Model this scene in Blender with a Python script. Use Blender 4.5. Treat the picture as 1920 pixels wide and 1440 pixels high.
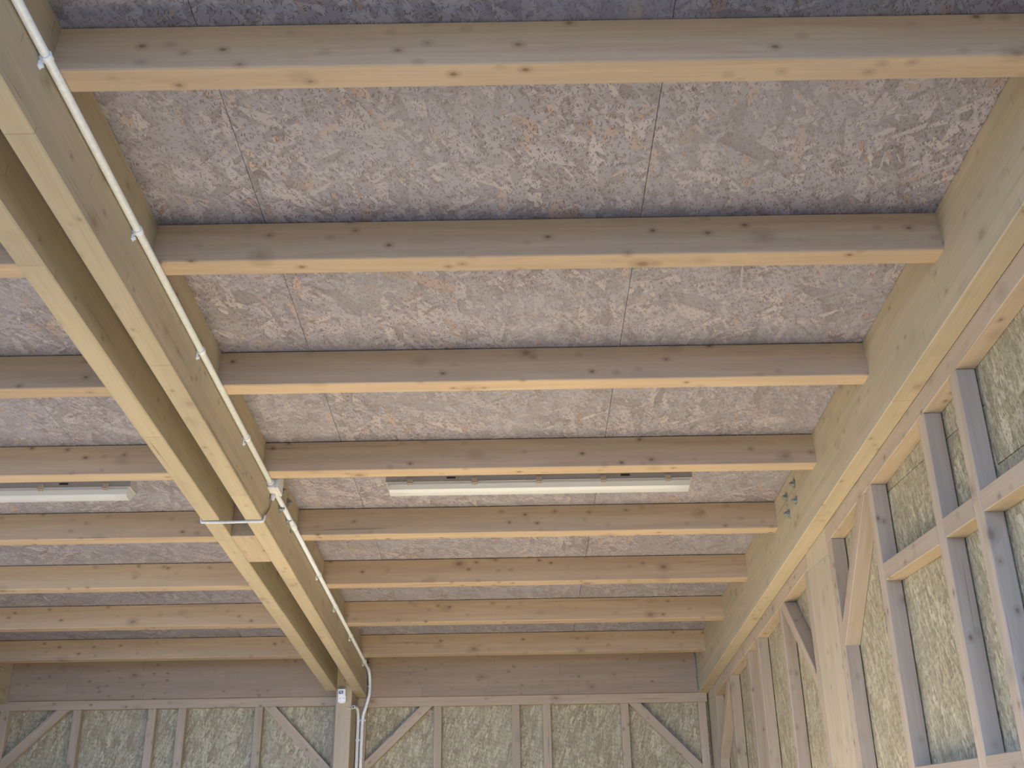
import bpy, bmesh, math, random
from mathutils import Matrix, Vector

for o in list(bpy.data.objects):
    bpy.data.objects.remove(o)
scene = bpy.context.scene
COL = scene.collection
random.seed(7)

# ------------------------------------------------------------------ camera
TH = 0.1041                                   # roof pitch, falling towards the back wall
CAM = Vector((1.1721, -2.153, 1.6))
PITCH, YAW, ROLL = 0.505 - TH, 0.0005, -0.0163
F = Vector((math.sin(YAW) * math.cos(PITCH), math.cos(YAW) * math.cos(PITCH), math.sin(PITCH)))
R = Vector((math.cos(YAW), -math.sin(YAW), 0))
U = R.cross(F)
R2 = R * math.cos(ROLL) + U * math.sin(ROLL)
U2 = U * math.cos(ROLL) - R * math.sin(ROLL)
cd = bpy.data.cameras.new('camera')
cam = bpy.data.objects.new('camera', cd)
COL.objects.link(cam)
M = Matrix((R2, U2, -F)).transposed().to_4x4()
M.translation = CAM
cam.matrix_world = M
cd.sensor_width = 36.0
cd.lens = 1950.25 / 1920 * 36.0
cd.clip_start = 0.02
scene.camera = cam

# ------------------------------------------------------------------ light
world = bpy.data.worlds.new('sky')
scene.world = world
world.use_nodes = True
wn = world.node_tree.nodes
bg = wn['Background']
bg.inputs['Color'].default_value = (0.36, 0.55, 1.0, 1)
bg.inputs['Strength'].default_value = 6.0
sd = bpy.data.lights.new('sun', 'SUN')
sd.energy = 35.0
sd.angle = 0.01
sd.color = (1.0, 0.86, 0.60)
sun = bpy.data.objects.new('sun', sd)
COL.objects.link(sun)
SUN_DIR = Vector((1.0, 0.06, -0.56))           # enters by the invented side opening, falls on the floor only
sun.rotation_euler = SUN_DIR.to_track_quat('-Z', 'Y').to_euler()
sun.location = (-12, 0, 9)

vs = scene.view_settings
vs.view_transform = 'Standard'
vs.look = 'None'
vs.gamma = 1.0
vs.use_curve_mapping = False
vs.exposure = 0.56

# ------------------------------------------------------------------ node helpers
class NT:
    def __init__(self, name):
        self.m = bpy.data.materials.new(name)
        self.m.use_nodes = True
        self.t = self.m.node_tree
        self.b = self.t.nodes['Principled BSDF']
        self.out = self.t.nodes['Material Output']
    def n(self, kind, **kw):
        nd = self.t.nodes.new('ShaderNode' + kind)
        for k, v in kw.items():
            setattr(nd, k, v)
        return nd
    def l(self, a, b):
        self.t.links.new(a, b)
    def setin(self, sock, v):
        if hasattr(v, 'is_linked') or isinstance(v, bpy.types.NodeSocket):
            self.l(v, sock)
        else:
            sock.default_value = v
    def math(self, op, a, b=None, c=None, clamp=False):
        nd = self.n('Math', operation=op)
        nd.use_clamp = clamp
        self.setin(nd.inputs[0], a)
        if b is not None: self.setin(nd.inputs[1], b)
        if c is not None: self.setin(nd.inputs[2], c)
        return nd.outputs[0]
    def vmath(self, op, a, b):
        nd = self.n('VectorMath', operation=op)
        self.setin(nd.inputs[0], a)
        self.setin(nd.inputs[1], b)
        return nd.outputs[0]
    def mix(self, f, a, b, blend='MIX'):
        nd = self.n('Mix', data_type='RGBA', blend_type=blend)
        self.setin(nd.inputs[0], f)
        self.setin(nd.inputs[6], a if not isinstance(a, tuple) else (*a, 1))
        self.setin(nd.inputs[7], b if not isinstance(b, tuple) else (*b, 1))
        return nd.outputs[2]
    def noise(self, vec, scale, detail=3, rough=0.5, dist=0.0):
        nd = self.n('TexNoise')
        self.l(vec, nd.inputs['Vector'])
        nd.inputs['Scale'].default_value = scale
        nd.inputs['Detail'].default_value = detail
        nd.inputs['Roughness'].default_value = rough
        nd.inputs['Distortion'].default_value = dist
        return nd.outputs[0]
    def ramp(self, f, stops):
        nd = self.n('ValToRGB')
        cr = nd.color_ramp
        while len(cr.elements) < len(stops):
            cr.elements.new(0.5)
        for e, (p, c) in zip(cr.elements, stops):
            e.position = p
            e.color = (*c, 1) if len(c) == 3 else c
        self.l(f, nd.inputs[0])
        return nd.outputs[0]
    def smooth(self, v, a, b):
        nd = self.n('MapRange', interpolation_type='SMOOTHSTEP')
        self.setin(nd.inputs[0], v)
        nd.inputs[1].default_value = a
        nd.inputs[2].default_value = b
        return nd.outputs[0]
    def coords(self, k=41.0):
        tc = self.n('TexCoord')
        oi = self.n('ObjectInfo')
        cx = self.n('CombineXYZ')
        for i, q in enumerate((k, k * 0.37, k * 0.71)):
            self.l(self.math('MULTIPLY', oi.outputs['Random'], q), cx.inputs[i])
        return self.vmath('ADD', tc.outputs['Object'], cx.outputs[0]), oi.outputs['Random'], tc.outputs['Object']

def wood_material(name, c_lo, c_hi, grey, knot, lamella=0.0, knots=1.0, tone=0.22):
    w = NT(name)
    v, rnd, raw = w.coords()
    g1 = w.noise(w.vmath('MULTIPLY', v, (1.4, 26, 26)), 1.0, 4, 0.6, 0.6)
    g2 = w.noise(w.vmath('MULTIPLY', v, (4.0, 170, 170)), 1.0, 2, 0.5)
    col = w.mix(w.smooth(g1, 0.25, 0.75), c_lo, c_hi)
    col = w.mix(w.math('MULTIPLY', w.smooth(g2, 0.45, 0.8), 0.22), col, tuple(x * 0.62 for x in c_lo))
    blotch = w.noise(w.vmath('MULTIPLY', v, (1.6, 5, 5)), 1.0, 4, 0.6)
    col = w.mix(w.math('MULTIPLY', w.smooth(blotch, 0.45, 0.78), 0.45), col, grey)
    if lamella:
        sx = w.n('SeparateXYZ'); w.l(v, sx.inputs[0])
        k = w.math('FLOOR', w.math('DIVIDE', sx.outputs[2], lamella))
        wn_ = w.n('TexWhiteNoise', noise_dimensions='1D'); w.l(k, wn_.inputs['W'])
        s = w.math('ADD', w.math('DIVIDE', sx.outputs[0], 1.15), w.math('MULTIPLY', wn_.outputs[0], 5.0))
        seg = w.math('FLOOR', s)
        wn2 = w.n('TexWhiteNoise', noise_dimensions='2D')
        cc = w.n('CombineXYZ'); w.l(k, cc.inputs[0]); w.l(seg, cc.inputs[1]); w.l(cc.outputs[0], wn2.inputs['Vector'])
        t = w.math('ADD', w.math('MULTIPLY', wn2.outputs[0], 0.11), 0.94)
        fr = w.math('FRACT', s)
        j = w.math('LESS_THAN', fr, 0.004)
        fz = w.math('FRACT', w.math('DIVIDE', sx.outputs[2], lamella))
        j2 = w.math('LESS_THAN', fz, 0.03)
        t = w.math('MULTIPLY', t, w.math('SUBTRACT', 1.0, w.math('MULTIPLY', w.math('MAXIMUM', j, w.math('MULTIPLY', j2, 0.35)), 0.22)))
        cg = w.n('CombineColor')
        for i in range(3): w.l(t, cg.inputs[i])
        col = w.mix(1.0, col, cg.outputs[0], 'MULTIPLY')
    # knots
    for sc, lo, hi, gate, amt in (((5.0, 7.5, 7.5), 0.03, 0.16, 0.5, 0.7), ((11, 16, 16), 0.04, 0.16, 0.38, 0.85)):
        vo = w.n('TexVoronoi')
        wob = w.vmath('MULTIPLY', v, sc)
        w.l(wob, vo.inputs['Vector']); vo.inputs['Scale'].default_value = 1.0
        sc_ = w.n('SeparateColor'); w.l(vo.outputs['Color'], sc_.inputs[0])
        g = w.math('GREATER_THAN', sc_.outputs[0], gate)
        d = w.math('SUBTRACT', 1.0, w.smooth(vo.outputs['Distance'], lo, hi))
        f = w.math('MULTIPLY', w.math('MULTIPLY', g, d), amt * knots)
        col = w.mix(f, col, knot)
        halo = w.math('SUBTRACT', 1.0, w.smooth(vo.outputs['Distance'], hi, hi * 2.0))
        col = w.mix(w.math('MULTIPLY', w.math('MULTIPLY', g, halo), 0.26 * knots), col, tuple(x * 0.5 for x in c_lo))
    # fine drying checks
    cr = w.noise(w.vmath('MULTIPLY', v, (1.1, 75, 75)), 1.0, 2, 0.4)
    col = w.mix(w.math('MULTIPLY', w.math('GREATER_THAN', cr, 0.735), 0.5), col, tuple(x * 0.3 for x in c_lo))
    t = w.math('ADD', w.math('MULTIPLY', rnd, tone), 1.0 - tone * 0.5)
    cg = w.n('CombineColor')
    for i in range(3): w.l(t, cg.inputs[i])
    col = w.mix(1.0, col, cg.outputs[0], 'MULTIPLY')
    w.l(col, w.b.inputs['Base Color'])
    w.b.inputs['Roughness'].default_value = 0.72
    w.b.inputs['Specular IOR Level'].default_value = 0.25
    bp = w.n('Bump'); bp.inputs['Strength'].default_value = 0.25; bp.inputs['Distance'].default_value = 0.002
    w.l(g2, bp.inputs['Height']); w.l(bp.outputs[0], w.b.inputs['Normal'])
    return w.m

def osb_material(name, stops, orange, dark, grey, spread, greyness, size, wobble):
    """pressed flake board: four layers of stretched flakes lying over each other at different angles"""
    w = NT(name)
    v, rnd, raw = w.coords()
    wob = w.n('TexNoise'); w.l(v, wob.inputs['Vector']); wob.inputs['Scale'].default_value = 5.0
    v2 = w.vmath('ADD', v, w.vmath('MULTIPLY', wob.outputs['Color'], (wobble, wobble, 0.0)))
    hmax = tone = edge = hue = None
    for i, a in enumerate((0.15, 0.85, 1.75, 2.5, 0.5)):
        mp = w.n('Mapping')
        w.l(v2, mp.inputs['Vector'])
        mp.inputs['Rotation'].default_value = (0, 0, a * spread)
        mp.inputs['Location'].default_value = (i * 3.1, i * 1.7, 0)
        s = size * (0.8, 0.55, 1.4, 1.0, 2.4)[i]
        sv = w.vmath('MULTIPLY', mp.outputs[0], (9.5 * s, 36 * s, 0))
        vo = w.n('TexVoronoi', voronoi_dimensions='2D'); w.l(sv, vo.inputs['Vector']); vo.inputs['Scale'].default_value = 1.0
        sc = w.n('SeparateColor'); w.l(vo.outputs['Color'], sc.inputs[0])
        h = sc.outputs[0]
        d = vo.outputs['Distance']
        if hmax is None:
            hmax, tone, edge, hue = h, sc.outputs[1], d, sc.outputs[2]
        else:
            g = w.math('GREATER_THAN', h, hmax)
            def sel(a_, b_):
                nd = w.n('Mix', data_type='FLOAT'); w.l(g, nd.inputs[0]); w.l(a_, nd.inputs[2]); w.l(b_, nd.inputs[3]); return nd.outputs[0]
            tone, edge, hue = sel(tone, sc.outputs[1]), sel(edge, d), sel(hue, sc.outputs[2])
            hmax = w.math('MAXIMUM', h, hmax)
    fine = w.noise(w.vmath('MULTIPLY', v2, (1, 1, 0)), 95.0, 3, 0.6)
    tone = w.math('ADD', w.math('MULTIPLY', tone, 0.78), w.math('MULTIPLY', fine, 0.25))
    col = w.ramp(tone, stops)
    col = w.mix(w.math('MULTIPLY', w.math('GREATER_THAN', hue, 0.955), 0.45), col, orange)
    # resin and dark gaps between the flakes
    col = w.mix(w.math('MULTIPLY', w.smooth(edge, 0.5, 0.95), 0.42), col, dark)
    for i, (a, s, th) in enumerate(((0.4, 1.0, 0.16), (1.6, 1.3, 0.17), (2.4, 0.8, 0.14))):
        mp = w.n('Mapping'); w.l(v2, mp.inputs['Vector'])
        mp.inputs['Rotation'].default_value = (0, 0, a * spread)
        sv = w.vmath('MULTIPLY', mp.outputs[0], (30 * s, 150 * s, 0))
        vo = w.n('TexVoronoi', voronoi_dimensions='2D'); w.l(sv, vo.inputs['Vector']); vo.inputs['Scale'].default_value = 1.0
        sc = w.n('SeparateColor'); w.l(vo.outputs['Color'], sc.inputs[0])
        f = w.math('MULTIPLY', w.math('GREATER_THAN', sc.outputs[0], 0.66), w.math('LESS_THAN', vo.outputs['Distance'], th * 1.35))
        col = w.mix(w.math('MULTIPLY', f, 0.8), col, dark)
    # weathered grey blotches
    bl = w.noise(v, 2.3, 5, 0.6)
    col = w.mix(w.math('MULTIPLY', w.smooth(bl, 0.35, 0.7), greyness), col, grey)
    w.l(col, w.b.inputs['Base Color'])
    w.b.inputs['Roughness'].default_value = 0.62
    w.b.inputs['Specular IOR Level'].default_value = 0.3
    bp = w.n('Bump'); bp.inputs['Strength'].default_value = 0.35; bp.inputs['Distance'].default_value = 0.003
    w.l(w.math('SUBTRACT', hmax, w.math('MULTIPLY', edge, 0.5)), bp.inputs['Height'])
    w.l(bp.outputs[0], w.b.inputs['Normal'])
    return w.m

def plain(name, col, rough=0.5, metal=0.0, noise=0.06, spec=0.4):
    w = NT(name)
    v, rnd, raw = w.coords()
    nz = w.noise(v, 60.0, 3, 0.6)
    c = w.mix(w.smooth(nz, 0.3, 0.7), tuple(x * (1 - noise) for x in col), tuple(min(1, x * (1 + noise)) for x in col))
    w.l(c, w.b.inputs['Base Color'])
    w.b.inputs['Roughness'].default_value = rough
    w.b.inputs['Metallic'].default_value = metal
    w.b.inputs['Specular IOR Level'].default_value = spec
    return w.m

W_JOIST = wood_material('spruce_joist', (0.445, 0.335, 0.235), (0.52, 0.405, 0.285), (0.395, 0.325, 0.255), (0.17, 0.085, 0.05), knots=1.0)
W_BEAM = wood_material('glulam_beam', (0.435, 0.37, 0.26), (0.495, 0.425, 0.305), (0.375, 0.335, 0.27), (0.20, 0.12, 0.075), lamella=0.04, knots=0.6, tone=0.08)
W_STUD = wood_material('sawn_stud', (0.385, 0.31, 0.225), (0.455, 0.37, 0.275), (0.34, 0.295, 0.245), (0.16, 0.09, 0.06), knots=0.9, tone=0.2)
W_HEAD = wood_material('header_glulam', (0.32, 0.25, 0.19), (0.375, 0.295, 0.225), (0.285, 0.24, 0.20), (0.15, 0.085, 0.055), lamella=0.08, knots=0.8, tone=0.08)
O_CEIL = osb_material('ceiling_flake_board', [(0.12, (0.225, 0.208, 0.235)), (0.4, (0.29, 0.275, 0.32)), (0.65, (0.33, 0.318, 0.38)), (0.95, (0.44, 0.405, 0.43))],
                      (0.42, 0.28, 0.19), (0.12, 0.085, 0.08), (0.31, 0.31, 0.365), 1.25, 0.5, 1.0, 0.012)
O_WALL = osb_material('wall_flake_board', [(0.12, (0.28, 0.235, 0.145)), (0.4, (0.37, 0.325, 0.205)), (0.65, (0.43, 0.385, 0.25)), (0.95, (0.60, 0.54, 0.37))],
                      (0.46, 0.36, 0.22), (0.13, 0.11, 0.08), (0.34, 0.325, 0.25), 0.20, 0.3, 1.5, 0.008)
PVC = plain('white_pvc', (0.80, 0.87, 0.95), 0.38)
BOXP = plain('grey_white_plastic', (0.66, 0.68, 0.70), 0.45)
WHITE = plain('white_plastic', (0.82, 0.82, 0.80), 0.35)
GREYP = plain('lamp_grey_housing', (0.40, 0.40, 0.42), 0.4)
BEIGE = plain('lamp_clip_plastic', (0.50, 0.45, 0.42), 0.45)
TUBEW = plain('tube_white', (0.90, 0.94, 0.98), 0.25)
TRAY = plain('lamp_tray', (0.88, 0.92, 0.97), 0.3)
DARK = plain('dark_slot', (0.03, 0.03, 0.03), 0.7)
STEEL = plain('galvanised_steel', (0.27, 0.30, 0.31), 0.45, 0.6)
LBL = plain('display_blue_grey', (0.13, 0.15, 0.20), 0.3)
CABLE = plain('grey_cable', (0.62, 0.63, 0.63), 0.4)
WIRE = plain('cream_wire', (0.80, 0.74, 0.55), 0.5)
CONCRETE = plain('concrete', (0.54, 0.50, 0.43), 0.85, noise=0.12, spec=0.2)
GRAVEL = plain('dark_ground', (0.13, 0.13, 0.11), 0.95, noise=0.2, spec=0.1)
BACKING = plain('dark_backing', (0.10, 0.08, 0.06), 0.9)  # for the light-blocking sheets behind the walls and the roof deck

def cover_material():
    w = NT('clear_lamp_cover')
    tr = w.n('BsdfTransparent'); tr.inputs[0].default_value = (0.95, 0.95, 0.96, 1)
    gl = w.n('BsdfGlossy'); gl.inputs['Roughness'].default_value = 0.12; gl.inputs[0].default_value = (0.9, 0.9, 0.9, 1)
    df = w.n('BsdfDiffuse'); df.inputs[0].default_value = (0.90, 0.94, 1.0, 1)
    fr = w.n('Fresnel'); fr.inputs['IOR'].default_value = 1.5
    m1 = w.n('MixShader'); m1.inputs[0].default_value = 0.6
    w.l(tr.outputs[0], m1.inputs[1]); w.l(df.outputs[0], m1.inputs[2])
    m2 = w.n('MixShader')
    w.l(fr.outputs[0], m2.inputs[0]); w.l(m1.outputs[0], m2.inputs[1]); w.l(gl.outputs[0], m2.inputs[2])
    w.l(m2.outputs[0], w.out.inputs['Surface'])
    return w.m
COVER = cover_material()

# ------------------------------------------------------------------ geometry helpers
WM = {}                                        # world matrices by object
def link(name, bm, mat, M, parent=None, smooth=False):
    me = bpy.data.meshes.new(name)
    bmesh.ops.recalc_face_normals(bm, faces=bm.faces)
    bm.to_mesh(me); bm.free()
    if smooth:
        for p in me.polygons: p.use_smooth = True
    me.materials.append(mat)
    return place(bpy.data.objects.new(name, me), M, parent)
def place(o, M, parent=None):
    COL.objects.link(o)
    WM[o] = M.copy()
    if parent is not None:
        o.parent = parent
        o.matrix_basis = WM[parent].inverted() @ M
    else:
        o.matrix_basis = M
    return o
def tag(o, label=None, cat=None, group=None, kind=None):
    if label: o['label'] = label
    if cat: o['category'] = cat
    if group: o['group'] = group
    if kind: o['kind'] = kind
    return o
def empty(name, loc=(0, 0, 0), frame=Matrix.Identity(4)):
    o = bpy.data.objects.new(name, None)
    o.empty_display_size = 0.1
    return place(o, frame @ Matrix.Translation(loc))
I4 = Matrix.Identity(4)
Z0 = 3.554
c_, s_ = math.cos(TH), math.sin(TH)
ROOF = Matrix(((1, 0, 0, 0), (0, c_, s_, 0), (0, -s_, c_, Z0), (0, 0, 0, 1)))   # roof frame: y down the slope, z normal to it

def bm_box(dx, dy, dz, bev=0.0, at=(0, 0, 0), bm=None):
    b2 = bmesh.new()
    bmesh.ops.create_cube(b2, size=1.0)
    for v in b2.verts:
        v.co = Vector((v.co.x * dx, v.co.y * dy, v.co.z * dz))
    if bev:
        bmesh.ops.bevel(b2, geom=b2.edges[:], offset=bev, segments=1, affect='EDGES')
    for v in b2.verts: v.co += Vector(at)
    if bm is None: return b2
    tmp = bpy.data.meshes.new('tmp'); b2.to_mesh(tmp); b2.free(); bm.from_mesh(tmp); bpy.data.meshes.remove(tmp)
    return bm
BAS = {'x': Matrix(((1, 0, 0), (0, 1, 0), (0, 0, 1))).transposed(),
       'y': Matrix(((0, 1, 0), (-1, 0, 0), (0, 0, 1))).transposed(),
       'z': Matrix(((0, 0, 1), (0, 1, 0), (-1, 0, 0))).transposed()}
def timber(name, fr, x, y, z, axis, mat, parent=None, bev=0.003):
    """a sawn timber filling the box x,y,z of the frame; its grain (local x) runs along axis"""
    d = {'x': x[1] - x[0], 'y': y[1] - y[0], 'z': z[1] - z[0]}
    dims = {'x': (d['x'], d['y'], d['z']), 'y': (d['y'], d['x'], d['z']), 'z': (d['z'], d['y'], d['x'])}[axis]
    c = Vector(((x[0] + x[1]) / 2, (y[0] + y[1]) / 2, (z[0] + z[1]) / 2))
    Mx = fr @ Matrix.Translation(c) @ BAS[axis].to_4x4()
    return link(name, bm_box(*dims, bev), mat, Mx, parent)
def clip(poly, a, b, c):
    """keep a*u+b*v<=c"""
    out = []
    for i, p in enumerate(poly):
        q = poly[(i + 1) % len(poly)]
        fp, fq = a * p[0] + b * p[1] - c, a * q[0] + b * q[1] - c
        if fp <= 0: out.append(p)
        if fp * fq < 0:
            t = fp / (fp - fq)
            out.append((p[0] + (q[0] - p[0]) * t, p[1] + (q[1] - p[1]) * t))
    return out
def prism(name, poly, plane, n0, n1, d, mat, parent=None, bev=0.003):
    """polygon in a wall plane ('yz' right wall, 'xz' back wall) given thickness n0..n1; grain along d"""
    d = Vector(d).normalized()
    if plane == 'yz':
        mk = lambda u, v, n: Vector((n, u, v)); X = Vector((0, d.x, d.y)); Y = Vector((0, -d.y, d.x))
    else:
        mk = lambda u, v, n: Vector((u, n, v)); X = Vector((d.x, 0, d.y)); Y = Vector((-d.y, 0, d.x))
    Zv = X.cross(Y)
    u = sum(p[0] for p in poly) / len(poly); v = sum(p[1] for p in poly) / len(poly)
    o = mk(u, v, (n0 + n1) / 2)
    Mx = Matrix((X, Y, Zv)).transposed().to_4x4(); Mx.translation = o
    inv = Mx.inverted()
    bm = bmesh.new()
    a = [bm.verts.new(inv @ mk(p[0], p[1], n0)) for p in poly]
    b = [bm.verts.new(inv @ mk(p[0], p[1], n1)) for p in poly]
    bm.faces.new(a); bm.faces.new(b[::-1])
    for i in range(len(poly)):
        j = (i + 1) % len(poly)
        bm.faces.new((a[i], b[i], b[j], a[j]))
    bmesh.ops.recalc_face_normals(bm, faces=bm.faces)
    if bev: bmesh.ops.bevel(bm, geom=bm.edges[:], offset=bev, segments=1, affect='EDGES')
    return link(name, bm, mat, Mx, parent)
def strip(p, q, dv, ext=0.6):
    """long strip along the line p-q, dv thick in the vertical"""
    p, q = Vector(p), Vector(q); e = (q - p).normalized() * ext
    p, q = p - e, q + e
    return [tuple(p), tuple(q), (q.x, q.y + dv), (p.x, p.y + dv)]
def bm_tube(pts, r, seg=12, cap=True, bm=None):
    bm = bm or bmesh.new()
    pts = [Vector(p) for p in pts]
    rings = []; n = None
    for i, p in enumerate(pts):
        t = (pts[min(i + 1, len(pts) - 1)] - pts[max(i - 1, 0)]).normalized()
        if n is None:
            n = t.orthogonal().normalized()
        n = (n - t * n.dot(t)).normalized()
        b = t.cross(n)
        rr = r[i] if isinstance(r, (list, tuple)) else r
        rings.append([bm.verts.new(p + (n * math.cos(2 * math.pi * k / seg) + b * math.sin(2 * math.pi * k / seg)) * rr) for k in range(seg)])
    for A, B in zip(rings, rings[1:]):
        for k in range(seg):
            bm.faces.new((A[k], A[(k + 1) % seg], B[(k + 1) % seg], B[k]))
    if cap:
        bm.faces.new(rings[0][::-1]); bm.faces.new(rings[-1])
    return bm
def smooth_path(pts, n=8):
    """Catmull-Rom"""
    P = [Vector(p) for p in pts]; P = [P[0] * 2 - P[1]] + P + [P[-1] * 2 - P[-2]]
    out = []
    for i in range(1, len(P) - 2):
        for k in range(n):
            t = k / n
            a, b, c, d = P[i - 1], P[i], P[i + 1], P[i + 2]
            out.append(0.5 * ((2 * b) + (c - a) * t + (2 * a - 5 * b + 4 * c - d) * t * t + (3 * b - a - 3 * c + d) * t ** 3))
    out.append(P[-2]); return out

def rebated(name, fr, x, y, z, axis, mat, parent=None, gap=0.0045, dep=0.02, bev=0.0035):
    """timber whose top edges stand off the boards above by a narrow shadow gap"""
    L = (x[1] - x[0]) if axis == 'x' else (y[1] - y[0]); Wd = (y[1] - y[0]) if axis == 'x' else (x[1] - x[0]); H = z[1] - z[0]
    h, w, b = H / 2, Wd / 2, bev
    prof = [(-w, -h + b), (-w + b, -h), (w - b, -h), (w, -h + b), (w, h - gap), (w - dep, h - gap), (w - dep, h), (-w + dep, h), (-w + dep, h - gap), (-w, h - gap)]
    bm = bmesh.new()
    A = [bm.verts.new((-L / 2, p, q)) for p, q in prof]; B = [bm.verts.new((L / 2, p, q)) for p, q in prof]
    for i in range(len(prof)):
        j = (i + 1) % len(prof); bm.faces.new((A[i], A[j], B[j], B[i]))
    bm.faces.new(A[::-1]); bm.faces.new(B)
    Mx = fr @ Matrix.Translation(((x[0] + x[1]) / 2, (y[0] + y[1]) / 2, (z[0] + z[1]) / 2)) @ BAS[axis].to_4x4()
    return link(name, bm, mat, Mx, parent)

# ------------------------------------------------------------------ dimensions
XR, XW = 2.595, 2.678            # wall beam: inner face, outer face = inner plane of the framing
XO = XW + 0.072                  # flake board of the side wall
YH = 6.29                        # face of the back header
YP, YO = 6.32, 6.375             # back framing, back flake board
SP, JW, JH, BH = 0.8385, 0.080, 0.154, 0.36
AX = (-0.280, -0.197); BX = (-0.079, 0.0); LX = (-2.90, -2.814)
def zr(y, z):                    # world height, at world y, of the plane z of the roof frame
    return Z0 - (y - z * s_) / c_ * s_ + z * c_

# ------------------------------------------------------------------ floor and ground
o = link('floor', bm_box(6.0, 9.8, 0.2, 0, (0, 0, 0)), CONCRETE, Matrix.Translation((-0.1, 1.62, -0.1)))
tag(o, kind='structure')
o = link('ground', bm_box(120, 120, 0.2), GRAVEL, Matrix.Translation((0, 0, -0.15)))
tag(o, kind='structure')

# ------------------------------------------------------------------ ceiling: flake boards under the roof deck
ceil = tag(empty('ceiling', (0, 2, 0), ROOF), kind='structure')
xs = [-3.05, -2.155, -0.899, 0.357, 1.613, 2.869, 2.98]
ys = [-3.2, -2.42, 0.095, 2.610, 5.125, 6.75]
for i in range(len(xs) - 1):
    for j in range(len(ys) - 1):
        g = 0.0007
        timber('osb_panel', ROOF, (xs[i] + g, xs[i + 1] - g), (ys[j] + g, ys[j + 1] - g), (0, 0.018), 'y', O_CEIL, ceil, 0.0012)
link('roof_deck', bm_box(6.2, 10.1, 0.08), BACKING, ROOF @ Matrix.Translation((-0.03, 1.75, 0.0605)), ceil)

# ------------------------------------------------------------------ main beams
def bolt(parent, fr, p, axis, r=0.013, proud=0.024):
    bm = bmesh.new()
    bmesh.ops.create_cone(bm, cap_ends=True, segments=16, radius1=r * 1.75, radius2=r * 1.75, depth=0.004, matrix=Matrix.Translation((0, 0, 0.002)))
    bmesh.ops.create_cone(bm, cap_ends=True, segments=6, radius1=r, radius2=r, depth=0.013, matrix=Matrix.Translation((0, 0, 0.0105)))
    bmesh.ops.create_cone(bm, cap_ends=True, segments=12, radius1=r * 0.58, radius2=r * 0.5, depth=proud - 0.015, matrix=Matrix.Translation((0, 0, 0.0165 + (proud - 0.015) / 2)))
    q = Vector(axis).to_track_quat('Z', 'Y').to_matrix().to_4x4()
    return link('bolt', bm, STEEL, fr @ Matrix.Translation(p) @ q, parent)

Y1 = -3.1
def beam(name, X, yend, label, notch=None):
    o = rebated(name, ROOF, X, (Y1, yend), (-BH, 0), 'y', W_BEAM, None, 0.003)
    return tag(o, label, 'beam', 'main roof beams')
bB = beam('roof_beam', BX, (YH + BH * s_) / c_ - 0.004 + 0.0, 'long pale glulam beam with white conduit clipped along its side')
bR = beam('roof_beam', (XR, XW), 6.44, 'deep glulam beam running along the studded side wall with four bolts')
bL = beam('roof_beam', LX, 6.44, 'glulam beam in the dark corner where the back header ends')
# the beam without conduit is notched over the header at its far end
bm = bm_box(6.108 - Y1, AX[1] - AX[0], BH, 0.004)
Lc = (6.108 + Y1) / 2
bm_box(6.36 - 6.10, AX[1] - AX[0] - 0.002, BH - 0.08, 0.002, ((6.36 + 6.10) / 2 - Lc, 0, 0.04), bm)
Mx = ROOF @ Matrix.Translation(((AX[0] + AX[1]) / 2, Lc, -BH / 2)) @ BAS['y'].to_4x4()
bA = tag(link('roof_beam', bm, W_BEAM, Mx), 'pale glulam beam of the pair, without conduit, ending short of the header', 'beam', 'main roof beams')
for y_, z_ in ((2.925, -0.082), (3.095, -0.084), (2.934, -0.169), (3.103, -0.173)):
    bolt(bR, ROOF, (XR, y_, z_), (-1, 0, 0))
for y_, z_ in ((3.073, -0.078), (2.912, -0.080), (2.912, -0.178), (3.086, -0.172)):
    bolt(bB, ROOF, (0, y_, z_), (1, 0, 0))
for y_, z_ in ((6.02, -0.10), (6.10, -0.17), (6.02, -0.25)):
    bolt(bL, ROOF, (LX[1], y_, z_), (1, 0, 0), 0.009, 0.02)

# spacer block between the paired beams
o = timber('spacer_block', ROOF, (AX[1], BX[0]), (2.812, 3.184), (-BH + 0.001, -0.02), 'y', W_STUD, None, 0.003)
tag(o, 'short squared timber block wedged between the paired beams', 'block')

# ------------------------------------------------------------------ joists
order = ['', 'first', 'second', 'third', 'fourth', 'fifth', 'sixth', 'seventh', 'eighth', 'ninth']
def joist(k, x0, x1, where):
    y = (k - 1) * SP
    o = rebated('ceiling_joist', ROOF, (x0, x1), (y, y + JW), (-JH, 0), 'x', W_JOIST)
    tag(o, '%s joist from the back header, %s' % (order[9 - k], where), 'joist', 'ceiling joists')
for k in range(0, 9):
    joist(k, 0.0, XR, 'between the conduit beam and the wall beam')
for k in range(1, 9):
    joist(k, LX[1], AX[0], 'beyond the paired beams away from the conduit')

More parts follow.
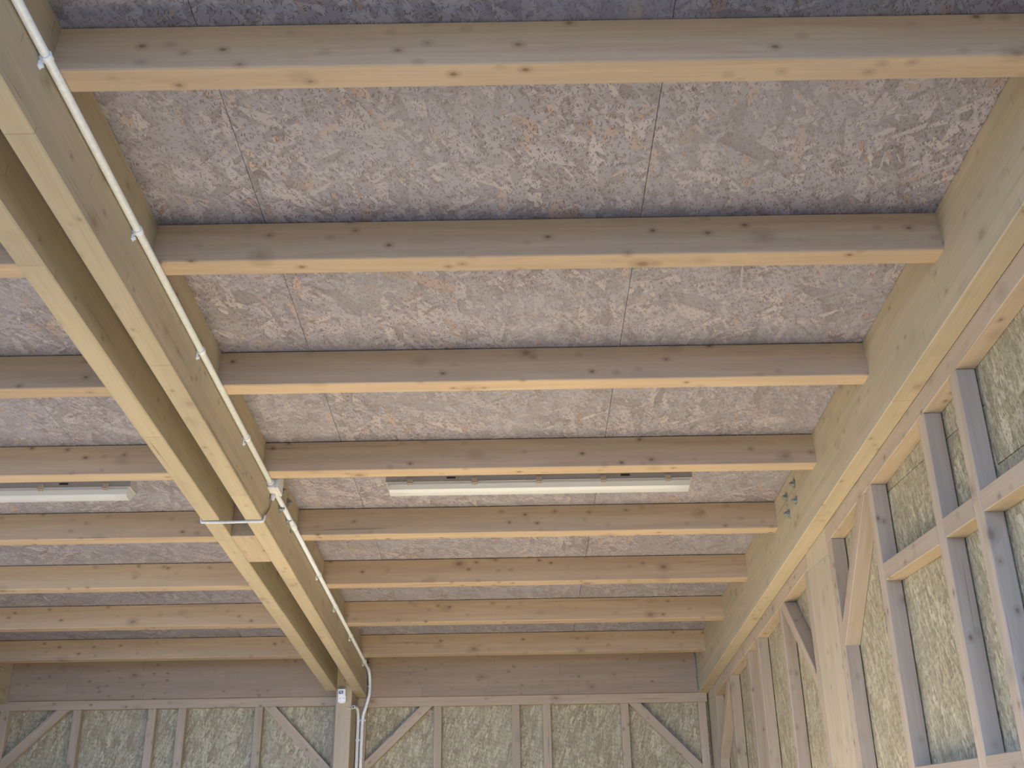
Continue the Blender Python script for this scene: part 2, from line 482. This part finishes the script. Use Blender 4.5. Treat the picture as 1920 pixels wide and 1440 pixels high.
# ------------------------------------------------------------------ back headers, posts
HZR, HZL = 2.537, 2.550
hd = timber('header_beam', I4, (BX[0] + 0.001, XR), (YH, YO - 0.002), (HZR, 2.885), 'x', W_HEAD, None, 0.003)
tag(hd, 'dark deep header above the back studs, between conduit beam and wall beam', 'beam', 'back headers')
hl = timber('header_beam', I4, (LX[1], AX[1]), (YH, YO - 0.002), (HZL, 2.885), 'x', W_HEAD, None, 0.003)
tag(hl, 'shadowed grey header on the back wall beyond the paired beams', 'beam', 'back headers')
def angle_plate(parent, X, sgn, y0, zlo, zhi, bolts):
    p = link('angle_bracket', bm_box(0.004, 0.05, zhi - zlo, 0.001), STEEL, Matrix.Translation((X + sgn * 0.002, y0 - 0.025, (zlo + zhi) / 2)), parent)
    for z in bolts:
        bm = bmesh.new()
        bmesh.ops.create_cone(bm, cap_ends=True, segments=8, radius1=0.008, radius2=0.006, depth=0.014)
        link('screw', bm, STEEL, Matrix.Translation((X + sgn * 0.010, y0 - 0.02, z)) @ Matrix.Rotation(math.pi / 2, 4, 'Y'), p)
angle_plate(hd, XR, -1, YH, 2.545, 2.845, (2.82, 2.744, 2.647))
angle_plate(hd, BX[1], 1, YH, 2.56, 2.845, (2.79, 2.70, 2.62))

def post(x, y, label, ztop, mat=W_BEAM):
    ym = (y[0] + y[1]) / 2
    poly = [(y[0], 0), (y[1], 0), (y[1], zr(y[1], ztop)), (y[0], zr(y[0], ztop))]
    o = prism('timber_post', poly, 'yz', x[0], x[1], (0, 1), mat, None, 0.004)
    return tag(o, label, 'post', 'timber posts')
post((AX[1], BX[0]), (6.035, 6.373), 'squared post rising between the paired beams, carrying the white box', -0.002)
post((XW, XO - 0.001), (2.778, 3.150), 'broad smooth post in the side wall between two knee braces', -0.002)
post((XW, XO - 0.001), (6.105, 6.465), 'corner post where the side wall meets the back header', -0.002)

# ------------------------------------------------------------------ right side wall
wr = tag(empty('wall_right', (XO, 2.5, 0)), kind='structure')
ZP = -0.435
def stud_r(y0, y1, zbot=0.0):
    return prism('stud', [(y0, zbot), (y1, zbot), (y1, zr(y1, ZP)), (y0, zr(y0, ZP))], 'yz', XW + random.uniform(0, .002), XO - 0.004, (0, 1), W_STUD, wr)
near = [-2.62, -1.98, -1.34, -0.70, -0.20, 0.44, 1.088, 1.41, 2.062]
for y in near: stud_r(y, y + 0.062)
stud_r(2.704, 2.777)
stud_r(3.151, 3.221)
for y in (3.785, 4.448, 4.757, 5.405): stud_r(y, y + 0.062)
stud_r(6.040, 6.104)
def plate_r(y0, y1):
    prism('top_plate', [(y0, zr(y0, ZP)), (y1, zr(y1, ZP)), (y1, zr(y1, -0.355)), (y0, zr(y0, -0.355))], 'yz', XW, XO, (c_, -s_), W_STUD, wr)
plate_r(-3.05, 2.777); plate_r(3.151, 6.104)
def nog(y0, y1, z0, z1):
    prism('noggin', [(y0, z0), (y1, z0), (y1, z1), (y0, z1)], 'yz', XW + 0.001, XO, (1, 0), W_STUD, wr)
cuts = near
for a, b, dz in ((2, 3, 0), (3, 4, 0), (4, 5, 0.01), (5, 6, 0.010), (6, 7, 0.008), (7, 8, 0.0)):
    nog(cuts[a] + 0.062, cuts[b], 2.492 + dz, 2.563 + dz)
    nog(cuts[a] + 0.062, cuts[b], 1.712 + dz * .4, 1.781 + dz * .4)
for a, b in ((2, 3), (3, 4), (4, 5), (5, 6), (6, 7), (7, 8)):
    nog(cuts[a] + 0.062, cuts[b], 0.90, 0.97)
def brace_r(p, q, dv, ylo, yhi):
    poly = strip(p, q, dv)
    poly = clip(poly, 1, 0, yhi); poly = clip(poly, -1, 0, -ylo)
    t = s_ / c_
    poly = clip(poly, t, 1, zr(0, ZP))
    prism('brace', poly, 'yz', XW + 0.001, XO, (q[0] - p[0], q[1] - p[1]), W_STUD, wr)
brace_r((2.371, 2.77), (2.705, 2.43), -0.10, 2.124, 2.704)
brace_r((3.696, 2.719), (3.42, 2.462), -0.092, 3.221, 3.785)
brace_r((5.55, 2.53), (6.035, 2.13), -0.10, 5.467, 6.040)
ysw = [-3.1, -1.42, -0.17, 1.08, 2.33, 3.58, 4.83, 6.46]
for i in range(len(ysw) - 1):
    ya, yb = ysw[i] + 0.0015, ysw[i + 1] - 0.0015
    zs = [0.0, 2.655 if i == 2 else (2.87 if i == 3 else 2.9)]
    cutz = {0: 2.656, 1: 2.656, 2: 2.656, 3: 2.868}.get(i)
    def pan(z0, z1a, z1b):
        prism('osb_panel', [(ya, z0), (yb, z0), (yb, z1b), (ya, z1a)], 'yz', XO, XO + 0.018, (0, 1), O_WALL, wr, 0.001)
    if cutz:
        pan(0, cutz - 0.0015, cutz - 0.0015); pan(cutz + 0.0015, zr(ya, -0.02), zr(yb, -0.02))
    else:
        pan(0, zr(ya, -0.02), zr(yb, -0.02))
prism('light_seal', [(-3.1, 0), (6.5, 0), (6.5, zr(6.5, 0.018)), (-3.1, zr(-3.1, 0.018))], 'yz', XO + 0.02, XO + 0.05, (0, 1), BACKING, wr, 0)  # unseen sheet added to stop light leaking through the board joints

# ------------------------------------------------------------------ back wall 
wb = tag(empty('wall_back', (0, YO, 0)), kind='structure')
PZR, PZL = 2.465, 2.480
ZL = 0.0
def stud_b(x0, x1, zb, zt):
    timber('stud', I4, (x0, x1), (YP + random.uniform(0, .002), YO), (zb, zt), 'z', W_STUD, wb)
for x in (-0.066, 0.524, 1.133, 1.374, 1.983, 2.588): stud_b(x, x + 0.063, ZL, PZR)
for x in (-2.868, -2.299, -1.714, -1.478, -0.878, -0.262): stud_b(x, x + 0.065, 0, PZL)
timber('top_plate', I4, (BX[0], 2.665), (YP, YO), (PZR, HZR), 'x', W_STUD, wb)
timber('top_plate', I4, (LX[0], AX[1]), (YP, YO), (PZL, HZL), 'x', W_STUD, wb)
def brace_b(p, q, dv, xlo, xhi, zt):
    poly = strip(p, q, dv)
    poly = clip(poly, 1, 0, xhi); poly = clip(poly, -1, 0, -xlo); poly = clip(poly, 0, 1, zt); poly = clip(poly, 0, -1, -(ZL if xlo > -.1 else 0))
    prism('brace', poly, 'xz', YP + 0.001, YO, (q[0] - p[0], q[1] - p[1]), W_STUD, wb)
brace_b((0.42, 2.468), (-0.016, 2.055), -0.09, -0.003, 0.524, PZR)
brace_b((2.157, 2.449), (2.59, 2.008), -0.097, 2.046, 2.588, PZR)
brace_b((-0.703, 2.469), (-0.277, 2.04), -0.097, -0.813, -0.262, PZL)
brace_b((-2.419, 2.495), (-2.81, 2.121), -0.102, -2.803, -2.299, PZL)
for x0, x1, z0, z1 in ((-0.078, 1.40, ZL, HZR), (1.403, 2.676, ZL, HZR), (-2.9, -1.452, 0, HZL), (-1.449, -0.199, 0, HZL)):
    prism('osb_panel', [(x0, z0), (x1, z0), (x1, z1), (x0, z1)], 'xz', YO, YO + 0.018, (0, 1), O_WALL, wb, 0.001)
timber('light_seal', I4, (-3.05, 2.8), (YO + 0.092, YO + 0.12), (ZL, 2.93), 'x', BACKING, wb, 0)  # unseen back sheet, added to block stray light

# ------------------------------------------------------------------ left side: closed at both ends, open in between; front: wall with an open upper half; both openings unseen, invented for the light
wl = tag(empty('wall_left', (LX[0], 5, 0)), kind='structure')
YO0, YO1, ZS = 0.6, 4.2, 1.25  # unseen opening, invented and sized to place the sunlit floor patch
for ya, yb in ((-3.1, -1.86), (-1.857, -0.63), (-0.627, YO0), (YO1, 6.46)):
    prism('osb_panel', [(ya, 0), (yb, 0), (yb, zr(yb, -0.02)), (ya, zr(ya, -0.02))], 'yz', -2.99, -2.972, (0, 1), O_WALL, wl, 0.001)
for i in range(4):                          # unseen parapet, added to keep the sun off the left floor
    ya, yb = YO0 + (YO1 - YO0) * i / 4 + .0015, YO0 + (YO1 - YO0) * (i + 1) / 4 - .0015
    prism('osb_panel', [(ya, 0), (yb, 0), (yb, ZS), (ya, ZS)], 'yz', -2.99, -2.972, (0, 1), O_WALL, wl, 0.001)
prism('added_sill', [(YO0, ZS), (YO1, ZS), (YO1, ZS + .05), (YO0, ZS + .05)], 'yz', -2.99, -2.90, (1, 0), W_STUD, wl)
for y in (-3.05, -2.4, -1.75, -1.1, -0.45, YO0 - .062, YO1, 5.6, 6.25):
    prism('stud', [(y, 0), (y + .062, 0), (y + .062, zr(y + .062, -BH - .01)), (y, zr(y, -BH - .01))], 'yz', -2.97, -2.90, (0, 1), W_STUD, wl)
wf = tag(empty('wall_front', (0, -3.15, 0)), kind='structure')
ZF, XF = 1.5, 9.0                           # sill height and width of the unseen opening, invented for cool sky fill
for i in range(5):
    xa = -2.9 + i * 1.18
    zt = ZF if xa + 1.1 < XF else zr(-3.17, -0.01)
    prism('osb_panel', [(xa, 0), (xa + 1.177, 0), (xa + 1.177, zt), (xa, zt)], 'xz', -3.19, -3.172, (0, 1), O_WALL, wf, 0.001)
    timber('light_seal', I4, (xa - .02, xa + 1.18), (-3.23, -3.20), (0, zt), 'x', BACKING, wf, 0)  # unseen sheet added to seal the front panels against light
for i in range(9):
    xa = -2.8 + i * 0.655
    timber('stud', I4, (xa, xa + .062), (-3.172, -3.11), (0, ZF if xa + .2 < XF - .5 else zr(-3.1, -BH - .03)), 'z', W_STUD, wf)
timber('added_sill', I4, (-2.9, 2.68), (-3.19, -3.10), (ZF, ZF + 0.06), 'x', W_STUD, wf)

# ------------------------------------------------------------------ fluorescent fittings
def batten_lamp(x0, x1, label):
    root = empty('fluorescent_lamp', ((x0 + x1) / 2, 2.88, 0), ROOF)
    tag(root, label, 'lamp', 'fluorescent battens')
    yc = 2.880
    def extr(name, prof, a, b, mat, cap=True, taper=0.0, parent=root):
        bm = bmesh.new()
        zl = min(p[1] for p in prof); zh = max(p[1] for p in prof)
        tp = lambda z: taper * (zh - z) / max(1e-6, zh - zl)
        A = [bm.verts.new((a + tp(z), y, z)) for y, z in prof]
        B = [bm.verts.new((b - tp(z), y, z)) for y, z in prof]
        n = len(prof)
        for i in range(n):
            j = (i + 1) % n
            bm.faces.new((A[i], A[j], B[j], B[i]))
        if cap: bm.faces.new(A[::-1]); bm.faces.new(B)
        for v in bm.verts: v.co.x -= (a + b) / 2
        return link(name, bm, mat, ROOF @ Matrix.Translation(((a + b) / 2, yc, 0)), parent)
    house = extr('housing', [(-.036, -.034), (.036, -.034), (.050, -.046), (.050, -.074), (.053, -.080), (-.053, -.080), (-.050, -.074), (-.050, -.046)], x0 - .008, x1 + .008, GREYP)
    extr('tray', [(-.040, -.081), (.040, -.081), (.022, -.094), (-.022, -.094)], x0 + .05, x1 - .05, TRAY)
    extr('cover', [(-.047, -.080), (.047, -.080), (.046, -.092), (.036, -.114), (.022, -.125), (-.022, -.125), (-.036, -.114), (-.046, -.092)], x0, x1, COVER, True, 0.010)
    for dy in (-0.020, 0.020):
        t = link('tube', bm_tube([(-(x1 - x0) / 2 + .045, 0, 0), ((x1 - x0) / 2 - .045, 0, 0)], 0.0085), TUBEW,
                 ROOF @ Matrix.Translation(((x0 + x1) / 2, yc + dy, -.107)), root, True)
        for sx in (-1, 1):
            link('tube_cap', bm_tube([(-.012, 0, 0), (.012, 0, 0)], 0.0095), DARK, ROOF @ Matrix.Translation(((x0 + x1) / 2 + sx * ((x1 - x0) / 2 - .05), yc + dy, -.107)), t, True)
    L = x1 - x0
    for f in (0.075, 0.287, 0.5, 0.712, 0.925):
        for sy in (-1, 1):
            bm = bm_box(.030, .006, .030, .001, (0, sy * .054, -.078))
            bm_box(.026, .006, .008, .001, (0, sy * .050, -.096), bm)
            link('cover_clip', bm, BEIGE, ROOF @ Matrix.Translation((x0 + f * L, yc, 0)), root)
    for f in (0.21, 0.785):
        link('mounting_slot', bm_box(.045, .003, .010, .001, (0, -.0505, -.060)), DARK, ROOF @ Matrix.Translation((x0 + f * L, yc, 0)), house)
        link('mounting_bracket', bm_box(.05, .03, .0345, .001, (0, 0, -.017)), STEEL, ROOF @ Matrix.Translation((x0 + f * L, yc, 0)), root)
    return root
batten_lamp(0.545, 2.058, 'long fluorescent batten between conduit beam and wall beam, shown whole')
batten_lamp(-2.258, -0.745, 'fluorescent batten beyond the paired beams, away from the conduit')

# ------------------------------------------------------------------ conduit along the beam
ZC, XC, RC = -0.162, 0.0150, 0.0125
def conduit_path(pts, r, name, frame, mat, parent=None, cap=True):
    P = [Vector(p) for p in pts]; c = P[0].copy()
    return link(name, bm_tube([p - c for p in P], r, 14, cap), mat, frame @ Matrix.Translation(c), parent, True)
inv = ROOF.inverted()
def rw(p): return inv @ Vector(p)
bend = smooth_path([(XC, 6.00, ZC), (XC, 6.09, ZC - .004), rw((0.018, 6.205, 2.735)), rw((0.022, 6.268, 2.66)), rw((0.022, 6.272, 2.56)), rw((0.000, 6.285, 2.475)), rw((-0.024, 6.298, 2.395)), rw((-0.029, 6.300, 2.30))], 7)
run1 = [(XC, -2.9, ZC), (XC, 2.622, ZC)]
con = conduit_path(run1, RC, 'conduit', ROOF, PVC)
tag(con, 'straight white plastic conduit clipped along the beam, running into the junction box', 'conduit', 'white conduits')
con2 = conduit_path([(XC, 2.722, ZC)] + [tuple(p) for p in bend] + [rw((-0.031, 6.302, 0.0))], RC, 'conduit', ROOF, PVC)
tag(con2, 'white conduit leaving the junction box and bending down beside the post', 'conduit', 'white conduits')
def clip_ring(parent, M, tab=1):
    """saddle: ring round the pipe along local y, foot on the wall at local -x, tab below"""
    bm = bm_tube([(0, -.009, 0), (0, .009, 0)], RC + .0028, 14)
    bm_box(.010, .020, .022, .001, (-.0105, 0, 0), bm)
    bm_box(.0045, .016, .020, .001, (-.0125, 0, -tab * .026), bm)
    bm_tube([(-.0105, 0, -tab * .030), (-.003, 0, -tab * .030)], .0055, 8, True, bm)
    return link('clip', bm, PVC, M, parent)
for y in (-1.5, -0.78, -0.052, 0.662, 1.393, 2.133): clip_ring(con, ROOF @ Matrix.Translation((XC, y, ZC)))
for y in (3.975, 4.62, 5.315, 6.03): clip_ring(con2, ROOF @ Matrix.Translation((XC, y, ZC)))
cp = link('coupler', bm_tube([(0, -.030, 0), (0, .030, 0)], RC + .004, 14), PVC, ROOF @ Matrix.Translation((XC, 3.19, ZC)), con2)
bm = bm_box(.006, .02, .02, .001, (-.012, 0, -.028))
link('clip', bm, STEEL, ROOF @ Matrix.Translation((XC, 3.20, ZC)), con2)
def clip_back(parent, X, y, z):
    clip_ring(parent, Matrix.Translation((X, y, z)) @ Matrix.Rotation(-math.pi / 2, 4, 'Z') @ Matrix.Rotation(math.pi / 2, 4, 'X'), 0)
def ring_vert(parent, X, y, z):
    bm = bm_tube([(0, 0, -.008), (0, 0, .008)], RC + .003, 14)
    bm_box(.046, .008, .014, .001, (0, .008, 0), bm)
    link('clip', bm, PVC, Matrix.Translation((X, y, z)), parent)
ring_vert(con2, -0.0265, 6.298, 2.365)
ring_vert(con2, -0.030, 6.301, 1.2)

# junction box
jb = empty('junction_box', (0, 2.672, -0.145), ROOF)
tag(jb, 'square grey-white junction box on the conduit beam', 'box')
link('body', bm_box(.040, .104, .092, .004, (.020, 0, 0)), BOXP, ROOF @ Matrix.Translation((0, 2.672, -0.145)), jb)
link('lid', bm_box(.014, .108, .096, .004, (.0465, 0, 0)), BOXP, ROOF @ Matrix.Translation((0, 2.672, -0.145)), jb)
link('gland', bm_tube([(XC, -.072, ZC + .145), (XC, -.050, ZC + .145)], [.019, .0165], 14), BOXP, ROOF @ Matrix.Translation((0, 2.672, -0.145)), jb, True)
link('gland', bm_tube([(.014, .028, -.046), (.014, .028, -.066), (.014, .028, -.068), (.014, .028, -.074)], [.012, .012, .009, .009], 12), BOXP, ROOF @ Matrix.Translation((0, 2.672, -0.145)), jb, True)

# cable passing under the paired beams
cb = smooth_path([(-0.286, 2.606, -0.338), (-0.283, 2.605, -0.362), (-0.268, 2.604, -0.3665), (-0.18, 2.604, -0.3675), (-0.07, 2.603, -0.3665), (-0.006, 2.603, -0.3665), (0.006, 2.604, -0.360), (0.0075, 2.610, -0.335)], 6)
o = conduit_path(cb, 0.0065, 'cable', ROOF, CABLE)
tag(o, 'grey cable strapped across the undersides of the paired beams', 'cable')
th = smooth_path([(0.0065, 2.612, -0.335), (0.004, 2.66, -0.30), (0.004, 2.70, -0.26), (0.010, 2.700, -0.216)], 6)
conduit_path(th, 0.003, 'feed_wire', ROOF, plain('brown_wire', (0.25, 0.18, 0.12), 0.6), o)

# second conduit beside the post, open end bent forwards
up = smooth_path([(-0.062, 6.300, 2.30), (-0.062, 6.298, 2.37), (-0.062, 6.270, 2.425), (-0.063, 6.20, 2.452), (-0.064, 6.12, 2.448), (-0.066, 6.055, 2.440)], 7)
pts = [(-0.061, 6.302, 0.0)] + [tuple(p) for p in up]
c2 = conduit_path(pts, RC, 'conduit', I4, PVC, None, False)
tag(c2, 'white conduit with open bent end beside the post', 'conduit', 'white conduits')
e = Vector(pts[-1]); d = (e - Vector(pts[-2])).normalized()
link('bore_shade', bm_tube([(0, 0, 0), tuple(-d * 0.002)], RC * 0.66, 14), DARK, Matrix.Translation(e + d * 0.0005), c2)  # dark disc stands in for the shade inside the pipe end
link('rim', bm_tube([tuple(-d * 0.003), (0, 0, 0)], RC + 0.001, 14, True), PVC, Matrix.Translation(e - d * 0.0008), c2)
ring_vert(c2, -0.0615, 6.301, 2.22)
ring_vert(c2, -0.0615, 6.302, 1.1)
w_ = smooth_path([tuple(e), tuple(e + d * 0.02 + Vector((-.004, 0, -.010))), (-0.085, 6.028, 2.424), (-0.115, 6.026, 2.432)], 6)
conduit_path(w_, 0.0022, 'wire', I4, WIRE, c2)

# white twilight switch on the post
sw = empty('sensor_box', (-0.149, 6.035, 2.518))
tag(sw, 'small white plastic box with dark display on the post front', 'box')
S = Matrix.Translation((-0.149, 6.035, 2.518))
bm = bm_box(.062, .026, .052, .004, (0, -.013, -.020))
bm_box(.040, .022, .010, .002, (0, -.011, -.048), bm)
link('base', bm, WHITE, S, sw)
cv = link('cover', bm_box(.056, .034, .050, .003, (-.002, -.017, .026)), WHITE, S, sw)
link('display', bm_box(.034, .002, .024, .0005, (-.007, -.0345, .026)), LBL, S, cv)
for dx, dz, ww, hh in ((-.006, .031, .014, .003), (-.002, .025, .010, .003), (.004, .021, .010, .002)):
    link('display_mark', bm_box(ww, .002, hh, 0, (dx - .004, -.0358, dz)), BOXP, S, cv)
for dx in (-.014, .012):
    bm = bmesh.new(); bmesh.ops.create_cone(bm, cap_ends=True, segments=10, radius1=.004, radius2=.004, depth=.003, matrix=Matrix.Translation((dx, -.0265, -.018)) @ Matrix.Rotation(math.pi / 2, 4, 'X'))
    link('screw', bm, GREYP, S, sw)
